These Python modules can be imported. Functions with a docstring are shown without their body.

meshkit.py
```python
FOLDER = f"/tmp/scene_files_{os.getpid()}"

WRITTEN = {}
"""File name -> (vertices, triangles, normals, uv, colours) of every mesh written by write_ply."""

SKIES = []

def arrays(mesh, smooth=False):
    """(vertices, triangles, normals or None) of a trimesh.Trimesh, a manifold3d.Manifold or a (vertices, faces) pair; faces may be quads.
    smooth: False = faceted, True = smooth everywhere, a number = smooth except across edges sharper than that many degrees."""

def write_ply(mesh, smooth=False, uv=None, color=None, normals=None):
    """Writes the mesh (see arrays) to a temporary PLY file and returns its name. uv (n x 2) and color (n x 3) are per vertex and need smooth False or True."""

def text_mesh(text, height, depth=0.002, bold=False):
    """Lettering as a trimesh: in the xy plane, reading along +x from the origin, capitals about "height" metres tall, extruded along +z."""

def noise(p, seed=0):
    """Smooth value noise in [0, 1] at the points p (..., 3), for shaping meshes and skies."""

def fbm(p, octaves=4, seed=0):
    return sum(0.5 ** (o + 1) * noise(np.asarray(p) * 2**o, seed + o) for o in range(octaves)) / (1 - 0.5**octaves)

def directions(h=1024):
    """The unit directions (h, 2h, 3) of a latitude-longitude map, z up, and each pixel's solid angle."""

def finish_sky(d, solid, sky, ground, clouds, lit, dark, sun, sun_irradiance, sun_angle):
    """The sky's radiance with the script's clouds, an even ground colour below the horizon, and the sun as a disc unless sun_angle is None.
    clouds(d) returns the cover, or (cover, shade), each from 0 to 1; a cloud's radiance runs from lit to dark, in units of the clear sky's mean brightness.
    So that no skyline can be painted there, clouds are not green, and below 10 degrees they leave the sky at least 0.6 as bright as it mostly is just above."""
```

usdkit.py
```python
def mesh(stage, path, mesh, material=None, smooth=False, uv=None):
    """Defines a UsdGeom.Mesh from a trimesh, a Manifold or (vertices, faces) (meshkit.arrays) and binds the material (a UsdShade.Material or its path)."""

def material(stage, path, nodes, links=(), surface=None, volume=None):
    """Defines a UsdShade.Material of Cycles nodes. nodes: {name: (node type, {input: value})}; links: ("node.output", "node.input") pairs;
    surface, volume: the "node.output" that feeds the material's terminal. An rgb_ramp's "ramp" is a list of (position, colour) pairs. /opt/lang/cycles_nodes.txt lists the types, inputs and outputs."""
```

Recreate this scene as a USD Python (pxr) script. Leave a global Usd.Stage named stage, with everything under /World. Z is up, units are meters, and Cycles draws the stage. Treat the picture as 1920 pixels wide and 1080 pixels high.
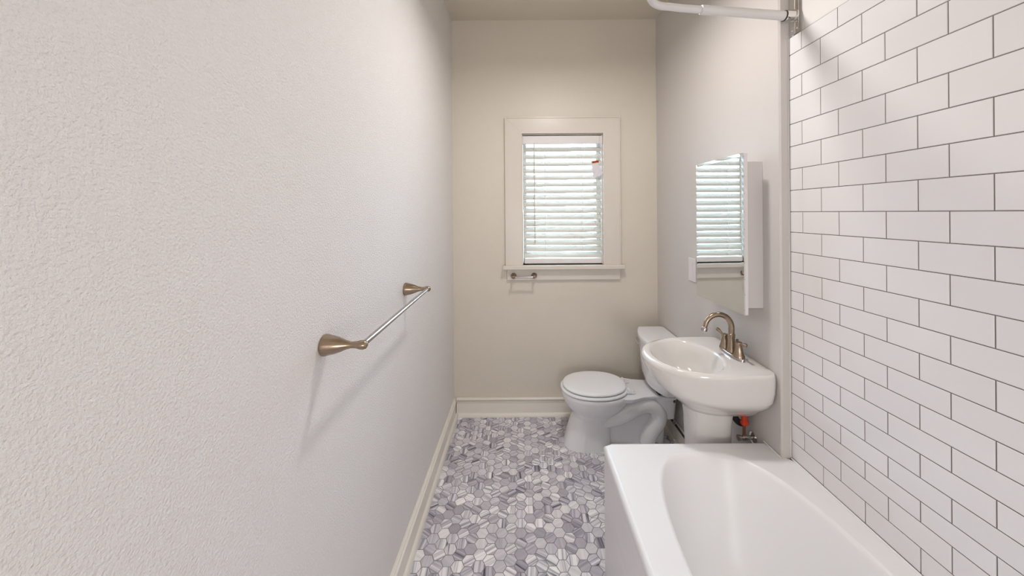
import math, random
import numpy as np, trimesh, usdkit, meshkit
import manifold3d as m3
from shapely.geometry import Polygon, LineString, box as sbox
from pxr import Usd, UsdGeom, UsdLux, UsdShade, Gf, Sdf, Vt

random.seed(7)
RNG = np.random.default_rng(7)
stage = Usd.Stage.CreateInMemory()
UsdGeom.SetStageUpAxis(stage, UsdGeom.Tokens.z)
UsdGeom.SetStageMetersPerUnit(stage, 1.0)
world = UsdGeom.Xform.Define(stage, '/World')
stage.SetDefaultPrim(world.GetPrim())
UsdGeom.Scope.Define(stage, '/World/Looks')

# ------------------------------------------------------------------ camera, sky, lamp, exposure
F, PX, PY, ROLL, CAMH = 660.0, 18.0, -140.0, math.radians(0.42), 1.5206
cam = UsdGeom.Camera.Define(stage, '/World/camera')
c_, s_ = math.cos(ROLL), math.sin(ROLL)
right, up, back = (c_, 0, -s_), (s_, 0, c_), (0, -1, 0)
cam.AddTransformOp().Set(Gf.Matrix4d(*right, 0, *up, 0, *back, 0, 0, 0, CAMH, 1))
HA = 36.0
cam.CreateHorizontalApertureAttr(HA)
cam.CreateVerticalApertureAttr(HA * 9 / 16)
cam.CreateFocalLengthAttr(F * HA / 1920)
cam.CreateHorizontalApertureOffsetAttr(-(PX * c_ + PY * s_) * HA / 1920)
cam.CreateVerticalApertureOffsetAttr((-PX * s_ + PY * c_) * HA / 1920)
cam.CreateClippingRangeAttr(Gf.Vec2f(0.02, 200))
cam.CreateExposureAttr(0.65)

sky = UsdLux.DomeLight.Define(stage, '/World/sky')
sky.CreateIntensityAttr(3.4)
sky.CreateColorAttr(Gf.Vec3f(0.62, 0.80, 1.0))

lamp = UsdLux.DiskLight.Define(stage, '/World/ceiling_lamp_light')           # ceiling lamp out of view above the frame, lights the room from above
lamp.CreateRadiusAttr(0.085)
lamp.CreateIntensityAttr(112)
lamp.CreateColorAttr(Gf.Vec3f(1.0, 0.955, 0.935))
lamp.AddTranslateOp().Set(Gf.Vec3d(0.30, 1.54, 2.66))
lamp2 = UsdLux.SphereLight.Define(stage, '/World/entry_lamp_light')          # unseen light behind the camera, brightens near and low surfaces
lamp2.CreateRadiusAttr(0.28)
lamp2.CreateIntensityAttr(8.0)
lamp2.CreateColorAttr(Gf.Vec3f(0.985, 0.98, 1.0))
lamp2.AddTranslateOp().Set(Gf.Vec3d(0.24, -1.75, 1.2))


def pix(x, y, d):
    """World point at depth d seen at photo pixel (x, y): used to measure sizes from the photograph."""
    u, w = x - 960, y - 540
    u0, w0 = u * c_ - w * s_, u * s_ + w * c_
    return (d * (u0 - PX) / F, d, CAMH - d * (w0 - PY) / F)


# ------------------------------------------------------------------ materials
def mat(name, nodes, links=(), surface='p.BSDF'):
    return usdkit.material(stage, '/World/Looks/' + name, nodes, links, surface=surface)


def plain(name, col, rough=0.5, metal=0.0, **kw):
    return mat(name, {'p': ('principled_bsdf', dict(base_color=col, roughness=rough, metallic=metal, **kw))})


def bumpy(name, col, col2, rough, scale, strength, dist, detail=4, spec=0.5, scale2=None):
    """Paint with an orange-peel relief and a faint tone variation."""
    return mat(name, {
        'g': ('geometry', {}),
        'n': ('noise_texture', dict(scale=scale, detail=detail, roughness=0.55)),
        'n2': ('noise_texture', dict(scale=scale2 or 2.2, detail=3)),
        'm': ('mix_color', dict(a=col, b=col2)),
        'b': ('bump', dict(strength=strength, distance=dist)),
        'p': ('principled_bsdf', dict(roughness=rough, specular_ior_level=spec))},
        [('g.position', 'n.vector'), ('g.position', 'n2.vector'), ('n2.fac', 'm.fac'), ('m.result', 'p.base_color'),
         ('n.fac', 'b.height'), ('b.normal', 'p.normal')])


M = {}
M['wall'] = bumpy('wall_paint_back_shade', (0.71, 0.655, 0.565), (0.74, 0.685, 0.595), 0.42, 110, 0.25, 0.005)  # same paint as the left wall, darkened for the dimmer back of the room
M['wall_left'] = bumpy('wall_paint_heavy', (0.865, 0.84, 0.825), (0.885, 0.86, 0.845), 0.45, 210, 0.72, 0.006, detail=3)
M['wall_right'] = bumpy('wall_paint_dimmed', (0.65, 0.615, 0.59), (0.67, 0.635, 0.61), 0.5, 110, 0.2, 0.005)  # same wall paint, colour darkened to offset the close ceiling lamp
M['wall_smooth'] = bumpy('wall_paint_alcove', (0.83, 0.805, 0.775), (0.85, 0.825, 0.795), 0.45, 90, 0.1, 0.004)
M['ceiling'] = bumpy('ceiling_paint', (0.70, 0.64, 0.535), (0.72, 0.66, 0.555), 0.6, 60, 0.2, 0.005)
M['trim'] = bumpy('trim_paint', (0.87, 0.83, 0.76), (0.89, 0.85, 0.78), 0.3, 40, 0.12, 0.004)
M['casing'] = bumpy('casing_paint', (0.72, 0.67, 0.60), (0.74, 0.69, 0.62), 0.3, 40, 0.12, 0.004)
M['tile'] = mat('white_tile', {
    'g': ('geometry', {}), 'o': ('object_info', {}),
    'r': ('rgb_ramp', dict(ramp=[(0, (0.83, 0.81, 0.815)), (1, (0.86, 0.84, 0.845))])),
    'n': ('noise_texture', dict(scale=9, detail=2)), 'b': ('bump', dict(strength=0.12, distance=0.004)),
    'p': ('principled_bsdf', dict(roughness=0.10, specular_ior_level=0.45))},
    [('o.random', 'r.fac'), ('r.color', 'p.base_color'), ('g.position', 'n.vector'), ('n.fac', 'b.height'), ('b.normal', 'p.normal')])
M['wall_grout'] = bumpy('wall_grout', (0.20, 0.185, 0.175), (0.26, 0.24, 0.225), 0.9, 300, 0.3, 0.001)
M['floor_grout'] = bumpy('floor_grout', (0.30, 0.27, 0.30), (0.36, 0.33, 0.36), 0.85, 300, 0.3, 0.001)
M['tub'] = plain('tub_enamel', (0.93, 0.925, 0.935), 0.34)
M['apron'] = mat('apron_enamel', {
    'g': ('geometry', {}), 'mp': ('mapping', dict(scale=(1, 1.5, 30))), 'n': ('noise_texture', dict(scale=3, detail=5)),
    'r': ('rgb_ramp', dict(ramp=[(0.3, (0.88, 0.86, 0.86)), (0.7, (0.93, 0.91, 0.91))])),
    'p': ('principled_bsdf', dict(roughness=0.3))},
    [('g.position', 'mp.vector'), ('mp.vector', 'n.vector'), ('n.fac', 'r.fac'), ('r.color', 'p.base_color')])
M['china'] = plain('white_china', (0.90, 0.90, 0.93), 0.10, coat_weight=0.4)
M['biscuit'] = plain('sink_china', (0.80, 0.77, 0.74), 0.09, coat_weight=0.4)
M['seat'] = plain('seat_plastic', (0.93, 0.94, 0.97), 0.22)
M['nickel'] = mat('brushed_nickel', {
    'g': ('geometry', {}), 'mp': ('mapping', dict(scale=(40, 40, 600))), 'n': ('noise_texture', dict(scale=2, detail=3)),
    'r': ('rgb_ramp', dict(ramp=[(0.3, (0.31, 0.235, 0.17)), (0.7, (0.42, 0.335, 0.255))])),
    'p': ('principled_bsdf', dict(metallic=1.0, roughness=0.24))},
    [('g.position', 'mp.vector'), ('mp.vector', 'n.vector'), ('n.fac', 'r.fac'), ('r.color', 'p.base_color')])
M['nickel_bar'] = plain('nickel_bar', (0.44, 0.41, 0.405), 0.20, 1.0)
M['chrome'] = plain('chrome', (0.72, 0.70, 0.68), 0.08, 1.0)
M['rod'] = plain('rod_enamel', (0.78, 0.76, 0.755), 0.2)
M['mirror'] = plain('mirror_silver', (0.80, 0.83, 0.84), 0.015, 1.0)
M['mirror_edge'] = plain('mirror_edge', (0.10, 0.13, 0.22), 0.2)
M['cabinet'] = plain('cabinet_white', (0.74, 0.70, 0.70), 0.35)
M['door_white'] = plain('door_white', (0.84, 0.82, 0.81), 0.3)
M['plate'] = plain('plate_plastic', (0.82, 0.79, 0.80), 0.3)
M['slat'] = mat('blind_slat', {
    'd': ('principled_bsdf', dict(base_color=(0.62, 0.59, 0.53), roughness=0.35)),
    't': ('translucent_bsdf', dict(color=(0.80, 0.76, 0.66))), 'm': ('mix_closure', dict(fac=0.02))},
    [('d.BSDF', 'm.closure1'), ('t.BSDF', 'm.closure2')], surface='m.closure')
M['blind'] = plain('blind_white', (0.80, 0.77, 0.76), 0.4)
M['cord'] = plain('blind_cord', (0.80, 0.78, 0.74), 0.7)
M['wand'] = plain('blind_wand', (0.62, 0.57, 0.49), 0.35)
M['paper'] = plain('tag_paper', (0.78, 0.74, 0.78), 0.7)
M['orange'] = plain('tag_orange', (0.80, 0.24, 0.07), 0.6)
M['ink'] = plain('tag_ink', (0.06, 0.03, 0.02), 0.6)
M['dark'] = plain('dark_fittings_gap_shade', (0.05, 0.04, 0.035), 0.7)  # for dark fittings and the painted shade under the toilet lid
M['black_rubber'] = plain('black_rubber', (0.035, 0.03, 0.028), 0.5)
M['red'] = plain('red_plastic', (0.62, 0.055, 0.02), 0.4)
M['copper'] = plain('copper_pipe', (0.42, 0.22, 0.14), 0.35, 1.0)
M['caulk'] = plain('caulk', (0.80, 0.76, 0.72), 0.5)
M['unseen_ground'] = bumpy('unseen_ground_grey', (0.42, 0.41, 0.40), (0.50, 0.49, 0.47), 0.9, 6, 0.3, 0.01)
M['glass'] = mat('window_glass', {
    't': ('transparent_bsdf', dict(color=(0.95, 0.97, 0.97))), 'g': ('glossy_bsdf', dict(color=(1, 1, 1), roughness=0.01)),
    'f': ('fresnel', dict(IOR=1.5)), 'm': ('mix_closure', {})},
    [('f.fac', 'm.fac'), ('t.BSDF', 'm.closure1'), ('g.BSDF', 'm.closure2')], surface='m.closure')
# striped grey marble: every hexagon has its own offset and stripe direction in the primvar "st"
M['hex'] = mat('striped_marble', {
    'a': ('attribute', dict(attribute='st')),
    'mt': ('mapping', dict(scale=(0.6, 0.6, 1))), 'tone': ('noise_texture', dict(scale=1.0, detail=0)),
    'rt': ('rgb_ramp', dict(ramp=[(0.20, (0.44, 0.42, 0.48)), (0.38, (0.58, 0.56, 0.625)), (0.50, (0.73, 0.715, 0.77)), (0.62, (0.86, 0.85, 0.88)), (0.74, (0.94, 0.935, 0.95))])),
    'ms': ('mapping', dict(scale=(1.5, 62, 1))), 'str': ('noise_texture', dict(scale=1.0, detail=3, roughness=0.6)),
    'rs': ('rgb_ramp', dict(ramp=[(0.28, (1.45, 1.44, 1.43)), (0.42, (1.25, 1.24, 1.24)), (0.47, (0.98, 0.98, 0.99)), (0.52, (0.92, 0.92, 0.94)), (0.56, (0.66, 0.66, 0.70)), (0.60, (0.60, 0.60, 0.64)), (0.64, (0.28, 0.28, 0.32)), (0.72, (0.12, 0.12, 0.15))])),
    'mul': ('mix_color', dict(blend_type='multiply', fac=1.0, use_clamp=False)),
    'ma': ('mapping', dict(location=(31, 17, 0), scale=(0.7, 0.7, 1))), 'amt': ('noise_texture', dict(scale=1.0, detail=0)),
    'ra': ('rgb_ramp', dict(ramp=[(0.36, (0.15, 0.15, 0.15)), (0.5, (1, 1, 1))])),
    'p': ('principled_bsdf', dict(roughness=0.18, specular_ior_level=0.5))},
    [('a.vector', 'mt.vector'), ('mt.vector', 'tone.vector'), ('tone.fac', 'rt.fac'),
     ('a.vector', 'ms.vector'), ('ms.vector', 'str.vector'), ('str.fac', 'rs.fac'),
     ('a.vector', 'ma.vector'), ('ma.vector', 'amt.vector'), ('amt.fac', 'ra.fac'), ('ra.color', 'mul.fac'),
     ('rt.color', 'mul.a'), ('rs.color', 'mul.b'), ('mul.result', 'p.base_color')])

# ------------------------------------------------------------------ object helpers
used = {}


def path_of(name, parent=None):
    base = (str(parent.GetPath()) if parent else '/World') + '/' + name
    k = used.get(base, -1) + 1
    used[base] = k
    return base if k == 0 else f'{base}_{k:03d}'


def dress(p, label=None, cat=None, group=None, kind=None):
    for k, v in (('label', label), ('category', cat), ('group', group), ('kind', kind)):
        if v:
            p.SetCustomDataByKey(k, v)
    return p


def obj(name, mesh, m, parent=None, smooth=False, uv=None, **kw):
    return dress(usdkit.mesh(stage, path_of(name, parent), mesh, M[m], smooth=smooth, uv=uv).GetPrim(), **kw)


def thing(name, label, cat, loc=(0, 0, 0), group=None):
    x = UsdGeom.Xform.Define(stage, path_of(name))
    LOC[str(x.GetPath())] = np.array(loc, float)
    x.AddTranslateOp().Set(Gf.Vec3d(*loc))
    return dress(x.GetPrim(), label, cat, group)


def setting(name, label=None):
    return dress(UsdGeom.Xform.Define(stage, path_of(name)).GetPrim(), label, None, None, 'structure')


LOC = {}


def part(name, mesh, m, parent, smooth=False, **kw):
    """A part given in world coordinates, moved into its thing's own frame."""
    top = '/'.join(str(parent.GetPath()).split('/')[:3])
    o = LOC.get(top, np.zeros(3))
    v, f, n = meshkit.arrays(mesh, False)
    return obj(name, trimesh.Trimesh(v - o, f, process=False), m, parent, smooth=smooth, **kw)


# ------------------------------------------------------------------ mesh helpers
def tm(man):
    a = man.to_mesh()
    return trimesh.Trimesh(a.vert_properties[:, :3], a.tri_verts, process=False)


def man(mesh):
    return m3.Manifold(m3.Mesh(np.asarray(mesh.vertices, np.float32), np.asarray(mesh.faces, np.uint32)))


def block(x0, x1, y0, y1, z0, z1, ch=0.0):
    """A box with all its edges chamfered by ch."""
    if ch <= 0:
        return trimesh.creation.box(bounds=[[x0, y0, z0], [x1, y1, z1]])
    pts = []
    for x, sx in ((x0, 1), (x1, -1)):
        for y, sy in ((y0, 1), (y1, -1)):
            for z, sz in ((z0, 1), (z1, -1)):
                pts += [(x, y + sy * ch, z + sz * ch), (x + sx * ch, y, z + sz * ch), (x + sx * ch, y + sy * ch, z)]
    return tm(m3.Manifold.hull_points(np.array(pts, np.float64)))


def prism(poly, a0, a1, axis):
    """Extrudes a polygon along x or y: its points are (y, z) or (x, z)."""
    p = poly if isinstance(poly, Polygon) else Polygon(poly)
    m = trimesh.creation.extrude_polygon(p, a1 - a0, engine='earcut')
    v = m.vertices.copy()
    if axis == 'x':
        w = np.stack([v[:, 2] + a0, v[:, 0], v[:, 1]], 1)
    elif axis == 'y':
        w = np.stack([v[:, 0], v[:, 2] + a0, v[:, 1]], 1)
    else:
        w = v + [0, 0, a0]
    m = trimesh.Trimesh(w, m.faces, process=False)
    if m.volume < 0:
        m.invert()
    return m


def loft(rings, cap0=True, cap1=True, closed=True):
    """Joins rings of equally many points (k, n, 3) into a surface."""
    R = np.asarray(rings, float)
    k, n = R.shape[:2]
    v = R.reshape(-1, 3)
    f = []
    idx = np.arange(n)
    nx = (idx + 1) % n
    for i in range(k - 1):
        a, b = i * n, (i + 1) * n
        f += [np.stack([a + idx, a + nx, b + nx], 1), np.stack([a + idx, b + nx, b + idx], 1)]
    v = list(v)
    if cap0:
        v.append(R[0].mean(0))
        f.append(np.stack([nx, idx, np.full(n, len(v) - 1)], 1))
    if cap1:
        v.append(R[-1].mean(0))
        o = (k - 1) * n
        f.append(np.stack([o + idx, o + nx, np.full(n, len(v) - 1)], 1))
    m = trimesh.Trimesh(np.array(v), np.vstack(f), process=False)
    if cap0 and cap1 and m.volume < 0:
        m.invert()
    return m


def tube(pts, r, n=14, cap=True, up=None):
    """Sweeps a circle along a polyline; r may vary along it."""
    P = np.asarray(pts, float)
    r = np.broadcast_to(np.asarray(r, float), (len(P),))
    T = np.gradient(P, axis=0)
    T /= np.linalg.norm(T, axis=1, keepdims=True)
    N = np.cross(T[0], [0.31, 0.17, 0.93] if up is None else up)
    rings = []
    for p, t, q in zip(P, T, r):
        N = N - t * (N @ t)
        N /= np.linalg.norm(N)
        B = np.cross(t, N)
        a = np.linspace(0, 2 * np.pi, n, endpoint=False)[:, None]
        rings.append(p + q * (np.cos(a) * N + np.sin(a) * B))
    return loft(rings, cap, cap)


def spline(pts, n=40):
    from scipy.interpolate import CubicSpline
    P = np.asarray(pts, float)
    s = np.r_[0, np.cumsum(np.linalg.norm(np.diff(P, axis=0), axis=1))]
    return CubicSpline(s, P)(np.linspace(0, s[-1], n))


def lathe(profile, n=28, origin=(0, 0, 0), axis=(0, 0, 1)):
    """Turns (radius, height) pairs about an axis from the origin."""
    pr = np.asarray(profile, float)
    a = np.linspace(0, 2 * np.pi, n, endpoint=False)
    rings = [np.stack([max(r, 1e-5) * np.cos(a), max(r, 1e-5) * np.sin(a), np.full(n, h)], 1) for r, h in pr]
    m = loft(rings)
    m.apply_transform(trimesh.geometry.align_vectors([0, 0, 1], axis))
    m.apply_translation(origin)
    return m


def join(*ms):
    return trimesh.util.concatenate([x if isinstance(x, trimesh.Trimesh) else tm(x) for x in ms])


def union(*ms):
    out = man(ms[0])
    for x in ms[1:]:
        out = out + man(x)
    return tm(out)


# ------------------------------------------------------------------ the room's measures (metres, camera foot at the origin, +y into the room)
D = 2.655            # end wall
XL = -0.515          # left wall
XR = 1.026           # right wall with the mirror
XT = 1.064           # tiled wall of the tub alcove
NIB = 1.393          # where the tiled alcove ends
CEIL = 2.977
YF = -2.3           # unseen wall behind the camera, closes the room and bounces light

# ------------------------------------------------------------------ structure
fl = setting('floor', 'mosaic floor of small hexagonal striped grey marble tiles')
obj('grout_bed', block(XL - 0.1, XT + 0.1, YF - 0.1, D + 0.1, -0.08, -0.0011), 'floor_grout', fl)

S = 0.0305           # hexagon circumradius with half the joint
GAP = 0.0018
HY = -0.2
REGION = sbox(XL + 0.012, HY, XR - 0.008, D - 0.012)


def hex_mesh(poly, ang):
    """A tile: chamfered top on straight sides."""
    top = poly.buffer(-0.0009, join_style=2)
    if top.is_empty or top.geom_type != 'Polygon' or top.area < 2e-5:
        return None
    a = np.array(poly.exterior.coords)[:-1]
    if len(a) > 8:
        return None
    c = np.array(poly.centroid.coords[0])
    b = c + (a - c) * (1 - 0.0010 / np.linalg.norm(a - c, axis=1, keepdims=True))
    n = len(a)
    v = np.vstack([np.c_[a, np.full(n, -0.004)], np.c_[a, np.full(n, -0.0006)], np.c_[b, np.zeros(n)]])
    f = []
    for i in range(n):
        j = (i + 1) % n
        for k in (0, n):
            f += [(k + i, k + j, k + n + j), (k + i, k + n + j, k + n + i)]
    f += [(2 * n, 2 * n + i, 2 * n + i + 1) for i in range(1, n - 1)]
    m = trimesh.Trimesh(v, np.array(f), process=False)
    if m.face_normals[-1][2] < 0:
        m.invert()
    p = v[:, :2] - c
    off = RNG.uniform(-60, 60, 2)
    uv = np.stack([p[:, 0] * math.cos(ang) + p[:, 1] * math.sin(ang), -p[:, 0] * math.sin(ang) + p[:, 1] * math.cos(ang)], 1) + off
    return m, uv


hexes = []
ncol = int((XR - XL) / (1.5 * S)) + 3
nrow = int((D - HY) / (math.sqrt(3) * S)) + 3
corners = [(S - GAP) * np.array([math.cos(k * math.pi / 3), math.sin(k * math.pi / 3)]) for k in range(6)]
for i in range(ncol):
    for j in range(nrow):
        cx = XL + 1.5 * S * i + RNG.normal(0, 0.0003)
        cy = HY + math.sqrt(3) * S * (j + 0.5 * (i % 2)) + RNG.normal(0, 0.0003)
        poly = Polygon([(cx + q[0], cy + q[1]) for q in corners]).intersection(REGION)
        ang = math.pi / 6 + math.pi / 3 * RNG.integers(0, 3) + RNG.normal(0, 0.05)
        if poly.is_empty or poly.geom_type != 'Polygon':
            continue
        made = hex_mesh(poly, ang)
        if made is None:
            continue
        seen = False
        if cy > 0.3:
            px = 978 + F * cx / cy
            py = 400 + F * CAMH / cy
            seen = py < 1090 and px > 690 and not (cx > 0.345 and cy < 1.5)
            seen = seen and (cx < 0.33 or cy > 2.5 or cx > 0.9)
            seen = seen and not (0.27 < cx < 0.9 and 2.2 < cy < 2.5) and cx < 0.62
        hexes.append((0 if seen else 1, cy, made))
hexes.sort(key=lambda h: (h[0], h[1]))
rest_v, rest_f, rest_uv, at = [], [], [], 0
for k, (hid, cy, (m, uv)) in enumerate(hexes):
    if k < 300 and not hid:
        obj('hexagon_tile', m, 'hex', fl, uv=uv)
    else:
        rest_v.append(m.vertices); rest_f.append(m.faces + at); rest_uv.append(uv); at += len(m.vertices)
obj('hexagon_tile_field', (np.vstack(rest_v), np.vstack(rest_f)), 'hex', fl, uv=np.vstack(rest_uv), kind='stuff')

obj('ceiling', block(XL - 0.1, XT + 0.1, YF - 0.1, D + 0.1, CEIL, CEIL + 0.08), 'ceiling', kind='structure', label='flat cream painted ceiling')
obj('wall_left', block(XL - 0.1, XL, YF - 0.1, D + 0.12, 0, CEIL), 'wall_left', kind='structure', label='long off-white textured wall on the left')
obj('wall_front', block(XL, XT, YF - 0.1, YF, 0, CEIL), 'wall', kind='structure', label='unseen wall behind the camera')

# end wall with the window opening
WX0, WX1 = pix(979.5, 400, D)[0], pix(1130.5, 400, D)[0]
WZ0, WZ1 = pix(1050, 495.5, D)[2], pix(1050, 251, D)[2]
wall_poly = Polygon([(XL, 0), (XT, 0), (XT, CEIL), (XL, CEIL)], [[(WX0, WZ0), (WX1, WZ0), (WX1, WZ1), (WX0, WZ1)]])
obj('wall_back', prism(wall_poly, D, D + 0.12, 'y'), 'wall', kind='structure', label='cream end wall around the window')

# ground outside the window, out of view, darkens the light from below
obj('ground', block(-14, 14, D + 0.4, 26, -0.75, -0.6), 'unseen_ground', kind='structure', label='pale ground outside the window, out of view, darkens the light from below')

# right wall with the mirror; its near end is the return of the tub alcove
ret = Polygon([(XR, NIB + 0.006), (XR + 0.006, NIB), (XT + 0.1, NIB), (XT + 0.1, D), (XR, D)])
obj('wall_right', prism(ret, 0, CEIL, 'z'), 'wall_right', kind='structure', label='off-white wall behind the mirror and sink, ending in a narrow return')

# tiled wall
wt = setting('wall_tiled', 'tub alcove wall of glossy white rectangular tiles with dark grey joints')
TT = 0.008
obj('plaster', block(XT + TT, XT + 0.1, YF, NIB, 0, CEIL), 'wall_smooth', wt)
far = [70, 103, 148, 188.5, 234.6, 275.7, 318, 357.4, 397.8, 435.9, 473, 511.4, 547.9, 582.5, 615.9, 648.6, 681.3, 714.7, 744.9, 776.4, 802.8]
near = [None, None, None, 61.1, 132.9, 201.2, 268.7, 332, 394.7, 454.8, 513.3, 566.8, 621.5, 671.9, 725.4, 771.3, 820.4, 862.6, 911, 952.6, 994.7]


def zt(x, y):
    u, w = x - 960, y - 540
    u0, w0 = u * c_ - w * s_, u * s_ + w * c_
    return CAMH - XT * (w0 - PY) / (u0 - PX)


ZB = []
for a, b in zip(far, near):
    za = zt(1483, a)
    ZB.append(za if b is None else 0.6 * za + 0.4 * zt(1779, b))
TUBZ = 0.545
nb = round((ZB[-1] - TUBZ) / 0.0575)
ZB += [ZB[-1] + (TUBZ + 0.001 - ZB[-1]) * k / nb for k in range(1, nb + 1)]
TTOP = ZB[0]
obj('grout', block(XT + 0.0016, XT + TT, -0.25, NIB, TUBZ + 0.0005, TTOP), 'wall_grout', wt)
J = 0.0012
for r in range(len(ZB) - 1):
    off = 1.331 if (r - 8) % 2 == 0 else 1.248
    js = [NIB + J] + [off - 0.152 * k for k in range(12)]
    js = [j for j in js if j > -0.22] + [-0.24]
    for y1, y0 in zip(js[:-1], js[1:]):
        e = RNG.uniform(0, 0.0004)
        z0, z1 = ZB[r + 1] + J, ZB[r] - J
        if z1 - z0 < 0.012 or y1 - y0 < 0.02:
            continue
        x0 = XT + e
        y0_, y1_ = y0 + J, y1 - J
        ch = 0.0012
        ring0 = [(XT + 0.0075, y0_, z0), (XT + 0.0075, y1_, z0), (XT + 0.0075, y1_, z1), (XT + 0.0075, y0_, z1)]
        ring1 = [(x0 + ch, y0_, z0), (x0 + ch, y1_, z0), (x0 + ch, y1_, z1), (x0 + ch, y0_, z1)]
        ring2 = [(x0, y0_ + ch, z0 + ch), (x0, y1_ - ch, z0 + ch), (x0, y1_ - ch, z1 - ch), (x0, y0_ + ch, z1 - ch)]
        obj('wall_tile', loft([ring0, ring1, ring2]), 'tile', wt)
# caulk bead where the alcove's return meets the tiles
obj('trim_1', tube([(XT - 0.003, NIB - 0.0005, TUBZ), (XT - 0.003, NIB - 0.0005, 1.5), (XT - 0.003, NIB - 0.0005, TTOP)], 0.0022, 8), 'caulk', smooth=True, kind='structure', label='caulk bead at the end of the tiles')

# baseboards: board, moulded cap and shoe
BH = 0.128


def base_profile(sign=1, t=0.017):
    p = [(0, 0), (t, 0), (t, BH - 0.030), (t - 0.004, BH - 0.028), (t - 0.004, BH - 0.022), (t + 0.003, BH - 0.019), (t + 0.004, BH - 0.012), (t - 0.003, BH - 0.009),
         (t - 0.004, BH - 0.004), (t - 0.010, BH), (0, BH)]
    return [(sign * a, z) for a, z in p]


def shoe_profile(sign=1, t=0.017):
    p = [(t, 0)] + [(t + 0.017 * math.cos(a), 0.027 * math.sin(a)) for a in np.linspace(0, math.pi / 2, 7)]
    return [(sign * a, z) for a, z in p]


bl = setting('baseboard_left', 'cream moulded baseboard along the left wall')
obj('board', prism([(XL + a, z) for a, z in base_profile()], YF, D, 'y'), 'trim', bl, smooth=30)
obj('shoe_moulding', prism([(XL + a, z) for a, z in shoe_profile()], YF, D, 'y'), 'trim', bl, smooth=30)
bb = setting('baseboard_back', 'cream baseboard with a pale cap under the window wall')
obj('board', prism([(D - a, z) for a, z in base_profile()], XL + 0.021, XR - 0.021, 'x'), 'trim', bb, smooth=30)
obj('cap', block(XL + 0.02, XR - 0.02, D - 0.026, D, BH - 0.006, BH + 0.010, 0.003), 'trim', bb)
obj('shoe_moulding', prism([(D - a, z) for a, z in shoe_profile()], XL + 0.034, XR - 0.034, 'x'), 'trim', bb, smooth=30)
br = setting('baseboard_right', 'cream baseboard behind the toilet and pedestal')
obj('board', prism([(XR - a, z) for a, z in base_profile()], 1.50, D - 0.01, 'y'), 'trim', br, smooth=30)
obj('shoe_moulding', prism([(XR - a, z) for a, z in shoe_profile()], 1.50, D - 0.012, 'y'), 'trim', br, smooth=30)

# ------------------------------------------------------------------ window
wn = setting('window_1', 'small window with wide painted casing, sill and apron')
CX0, CX1 = pix(949.5, 400, D)[0], pix(1160.5, 400, D)[0]
CZ1 = pix(1055, 222, D)[2]
SZ1, SZ0 = pix(1055, 496, D)[2], pix(1055, 503.5, D)[2]
AZ0 = pix(1055, 524, D)[2]
CT = 0.020


def casing(poly):
    """Flat casing board with a raised outer edge."""
    return prism(poly, D - CT, D, 'y')


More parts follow.
